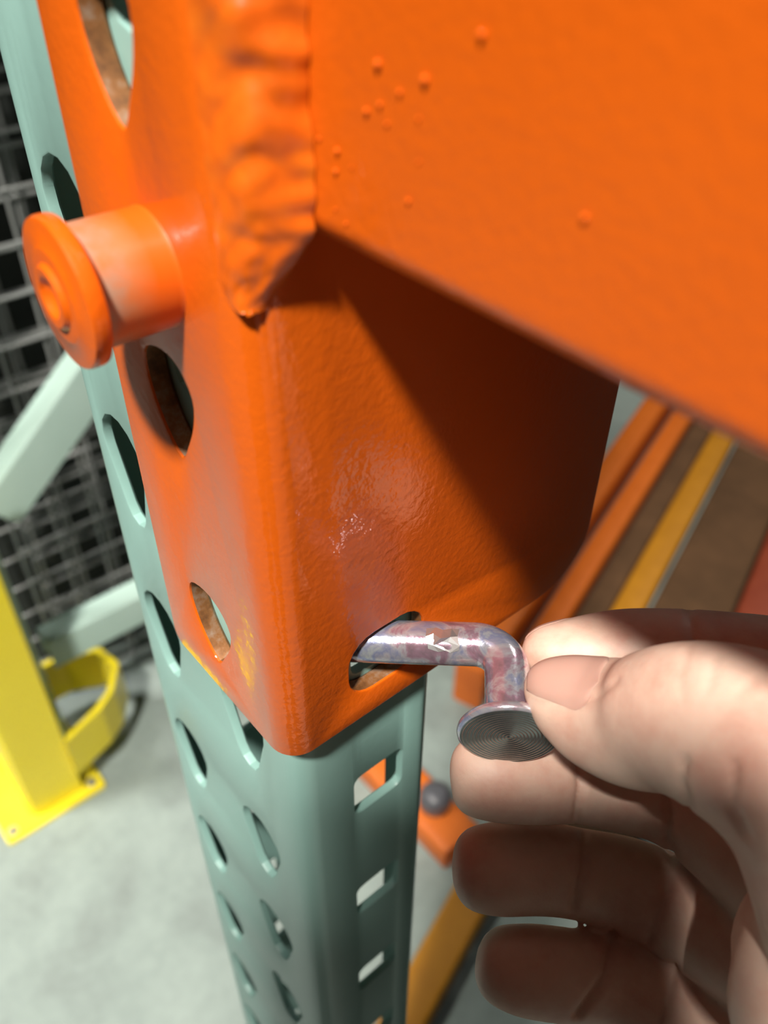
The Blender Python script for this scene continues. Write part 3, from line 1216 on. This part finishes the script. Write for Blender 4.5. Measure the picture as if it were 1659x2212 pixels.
def body_limb(pts, ref, n=5, segs=20):
    """pts: (x, y, z, half width along ref, half thickness)"""
    rows = crom(pts, n)
    k = len(rows)
    V, F = [], []
    for i, rw in enumerate(rows):
        c = Vector(rw[:3])
        tg = (Vector(rows[min(i + 1, k - 1)][:3]) - Vector(rows[max(i - 1, 0)][:3])).normalized()
        ac = (ref - tg * ref.dot(tg)).normalized()
        dp = tg.cross(ac)
        for q in range(segs):
            a = 2 * math.pi * q / segs
            V.append(c + ac * (math.cos(a) * max(rw[3], 1)) + dp * (math.sin(a) * max(rw[4], 1)))
    for i in range(k - 1):
        for q in range(segs):
            j = (q + 1) % segs
            F.append([i * segs + q, i * segs + j, (i + 1) * segs + j, (i + 1) * segs + q])
    F.append(list(range(segs))[::-1])
    F.append([(k - 1) * segs + q for q in range(segs)])
    return V, F


def fuse(name, limbs, voxel, mat, it=6, parent=None):
    V, F = [], []
    for v_, f_ in limbs:
        o_ = len(V)
        V += v_
        F += [[i + o_ for i in q] for q in f_]
    me = bpy.data.meshes.new(name)
    me.from_pydata([W(v) for v in V], [], F)
    t_ = bpy.data.objects.new(name + '_source', me)
    COL.objects.link(t_)
    md = t_.modifiers.new('remesh', 'REMESH')
    md.mode = 'VOXEL'
    md.voxel_size = voxel
    sm = t_.modifiers.new('smooth', 'SMOOTH')
    sm.iterations = it
    sm.factor = 0.5
    out = bpy.data.meshes.new_from_object(t_.evaluated_get(bpy.context.evaluated_depsgraph_get()))
    bpy.data.objects.remove(t_)
    out.name = name
    out.materials.clear()
    out.materials.append(mat)
    out.polygons.foreach_set('use_smooth', [True] * len(out.polygons))
    if parent is None:
        return out
    o = bpy.data.objects.new(name, out)
    COL.objects.link(o)
    o.parent = parent
    o.location = -parent_world(parent)
    return o


def cloth(name, c1, c2):
    return paint(name, c1, c2, 0.85, 0.0, 0.3, 300, 0.0002, 25, 0.2)


M['shirt'] = cloth('charcoal_cotton', (0.035, 0.04, 0.05), (0.05, 0.055, 0.065))
M['trousers'] = cloth('dark_denim', (0.03, 0.04, 0.07), (0.045, 0.06, 0.095))
M['shoe'] = cloth('brown_leather', (0.08, 0.045, 0.025), (0.11, 0.06, 0.035))
M['hair'] = cloth('dark_hair', (0.02, 0.013, 0.01), (0.035, 0.022, 0.016))
mt, nt, b = new_mat('eye_white')
b.inputs['Base Color'].default_value = (0.8, 0.78, 0.75, 1)
b.inputs['Roughness'].default_value = 0.2
M['eye'] = mt

# head bowed towards the phone; hx right, hf forward, hu up of the head
HC = Vector(bp_(0, 62, 470))
hf = (FW * 0.86 + Vector((0, 0, -0.5))).normalized()
hu = (Vector((0, 0, 1)) - hf * hf.z).normalized()


def hp(r_, f_, u_, *rest):
    v = HC + RT * r_ + hf * f_ + hu * u_
    return (v.x, v.y, v.z, *rest)


limbs = [
    body_limb([hp(0, -8, -98, 20, 20), hp(0, 2, -85, 52, 58), hp(0, 2, -45, 66, 78), hp(0, -4, 0, 73, 92), hp(0, -8, 45, 75, 95), hp(0, -10, 85, 58, 74), hp(0, -10, 106, 20, 26)], RT),
    body_limb([hp(0, 62, -98, 12, 8), hp(0, 64, -88, 24, 18), hp(0, 58, -70, 36, 26), hp(0, 50, -50, 40, 30)], RT),            # chin and jaw
    body_limb([hp(0, 84, 18, 7, 6), hp(0, 94, -2, 8, 9), hp(0, 103, -20, 12, 11), hp(0, 92, -30, 12, 7)], RT),                 # nose
    body_limb([hp(-40, 76, 24, 6, 6), hp(-20, 86, 27, 9, 7), hp(0, 88, 25, 9, 6), hp(20, 86, 27, 9, 7), hp(40, 76, 24, 6, 6)], hu),  # brow
    body_limb([hp(-22, 78, -52, 3, 4), hp(0, 88, -50, 6, 7), hp(22, 78, -52, 3, 4)], hu),                                         # lips
    body_limb([hp(-18, 76, -61, 3, 4), hp(0, 86, -60, 7, 7), hp(18, 76, -61, 3, 4)], hu),
    body_limb([hp(0, -30, -60, 52, 50), (*bp_(0, 20, 370), 56, 54), (*bp_(0, 0, 320), 62, 58)], RT),                             # neck
]
for sx in (-1, 1):
    limbs.append(body_limb([hp(sx * 74, -14, -28, 4, 8), hp(sx * 80, -16, -8, 6, 14), hp(sx * 83, -18, 14, 6, 17), hp(sx * 80, -14, 28, 4, 10)], RT))   # ears
head_me = fuse('head', limbs, 0.0045, M['skin'], 3)

# left hand round the phone's edge and the bare left forearm
LF = []
for k in range(4):
    y = 62 + k * 19
    LF.append(body_limb([(*cam_pt(-26 + k * 2, y, -3), 3, 3), (*cam_pt(-32 + k * 2, y, -2.5), 7, 6.5), (*cam_pt(-52, y, -2), 8, 7.5), (*cam_pt(-63, y + 2, -10), 8.5, 8.5), (*cam_pt(-68, y + 5, -26), 9, 9), (*cam_pt(-62, y + 12, -46), 10, 10)], Vector(CAMR[1]), 4, 14))
LF.append(body_limb([(*cam_pt(-20, 62, -30), 4, 4), (*cam_pt(-30, 66, -30), 9, 7), (*cam_pt(-48, 78, -32), 10, 9), (*cam_pt(-58, 100, -40), 12, 12), (*cam_pt(-54, 130, -56), 15, 15)], Vector(CAMR[1]), 4, 14))
LF.append(body_limb([(*cam_pt(-64, 84, -38), 30, 12), (*cam_pt(-62, 102, -48), 36, 15), (*cam_pt(-56, 130, -62), 34, 17), (*cam_pt(-46, 160, -80), 27, 20), (*bp_(-110, 130, 150), 28, 24), (*bp_(-165, 85, 90), 36, 34), (*bp_(-205, 40, 40), 38, 38)], Vector(CAMR[1]), 5, 18))
left_me = fuse('left_arm', LF, 0.0022, M['skin'], 3)

bm = bmesh.new()
bm.from_mesh(hm)
for me_ in (head_me, left_me):
    me_.transform(Matrix.Translation(-hand_o))
    bm.from_mesh(me_)
bm.to_mesh(hm)
bm.free()
hm.polygons.foreach_set('use_smooth', [True] * len(hm.polygons))

SL_, SRt = bp_(-178, -10, 265), bp_(178, -10, 265)
torso = body_limb([(*bp_(0, -30, -145), 165, 105), (*bp_(0, -32, -60), 160, 105), (*bp_(0, -22, 60), 172, 115), (*bp_(0, -12, 180), 190, 118), (*bp_(0, -4, 250), 185, 95), (*bp_(0, 4, 298), 110, 70), (*bp_(0, 10, 322), 66, 62)], RT)
rarm = body_limb([(*SRt, 66, 66), (*bp_(196, 0, 215), 62, 62), (372, -120, 110, 52, 52), (362, -62, 32, 48, 48), (330, -36, 28, 44, 42), (282, -10, 49, 42, 40), (268, -3, 55, 41, 38)], RT)
larm = body_limb([(*SL_, 66, 66), (*bp_(-215, -5, 190), 58, 58), (*bp_(-225, 15, 85), 52, 52), (*bp_(-212, 34, 42), 48, 48), (*bp_(-180, 68, 72), 44, 44), (*bp_(-160, 90, 95), 43, 42)], RT)
fuse('shirt', [torso, rarm, larm], 0.008, M['shirt'], 4, hand)
legs = []
for sx in (-1, 1):
    legs.append(body_limb([(*bp_(sx * 80, -34, -120), 92, 105), (*bp_(sx * 92, -30, -260), 86, 92), (*bp_(sx * 100, -16, -480), 66, 70), (*bp_(sx * 104, -30, -600), 60, 66), (*bp_(sx * 108, -36, -800), 56, 62), (*bp_(sx * 110, -34, -940), 56, 66)], RT))
fuse('trousers', legs, 0.008, M['trousers'], 4, hand)
for sx in (-1, 1):
    fuse('shoe', [body_limb([(*bp_(sx * 110, -75, -945), 26, 30), (*bp_(sx * 110, -62, -945), 34, 34), (*bp_(sx * 111, 20, -947), 38, 32), (*bp_(sx * 113, 110, -955), 46, 25), (*bp_(sx * 114, 170, -960), 38, 19), (*bp_(sx * 114, 190, -963), 16, 12)], RT)], 0.006, M['shoe'], 3, hand)
fuse('hair', [body_limb([hp(0, -60, -50, 48, 40), hp(0, -48, -10, 74, 62), hp(0, -34, 45, 80, 82), hp(0, -18, 88, 64, 82), hp(0, -14, 112, 24, 34)], RT)], 0.006, M['hair'], 3, hand)
for sx in (-1, 1):
    V, F = lathe([(0, -12), (6, -10.4), (10.4, -6), (12, 0), (10.4, 6), (6, 10.4), (0, 12)], Vector(hp(sx * 31, 72, 6)[:3]), hf, 20)
    mesh_obj('eye', V, F, M['eye'], hand, smooth=80)

# ------------------------------------------------------------------ unseen load added in the bay to cut bounced floor light
lp = round_rect(230, 1300, 170, 1250, 25, 4)
n_ = len(lp)
V, F = [], []
levels = 26
for i in range(levels + 1):
    z = -ZF + 130 + (980 * i / levels)
    for j, (x, y) in enumerate(lp):
        k = 6 * noise.noise(Vector((x * 0.01, y * 0.01, z * 0.02))) + 3 * math.sin(z * 0.05 + j)
        V.append((x + k, y + k, z))
for i in range(levels):
    for j in range(n_):
        q = (j + 1) % n_
        F.append([i * n_ + j, i * n_ + q, (i + 1) * n_ + q, (i + 1) * n_ + j])
F.append(list(range(n_))[::-1])
F.append([levels * n_ + j for j in range(n_)])
ld = empty('bounce_blocker', W((765, 710, -ZF)))  # out of view, added so less floor light bounces up under the beam
tag(ld, 'unseen dark wrapped load added in the bay under the beam to block bounced light', 'bounce blocker')
M['film'] = paint('dark_blocker_film', (0.02, 0.016, 0.014), (0.035, 0.028, 0.024), 0.35, 0.2, 0.3, 60, 0.002, 8)
mesh_obj('blocker_stack', V, F, M['film'], ld, smooth=50)
for k in range(3):
    y0 = 180 + k * 470
    V, F = box(240, 1290, y0, y0 + 120, -ZF, -ZF + 95)
    mesh_obj('blocker_bearer', V, F, M['brown'], ld, smooth=None)
for k in range(7):
    x0 = 240 + k * 158
    V, F = box(x0, x0 + 100, 175, 1245, -ZF + 95, -ZF + 120)
    mesh_obj('blocker_board', V, F, M['brown'], ld, smooth=None)
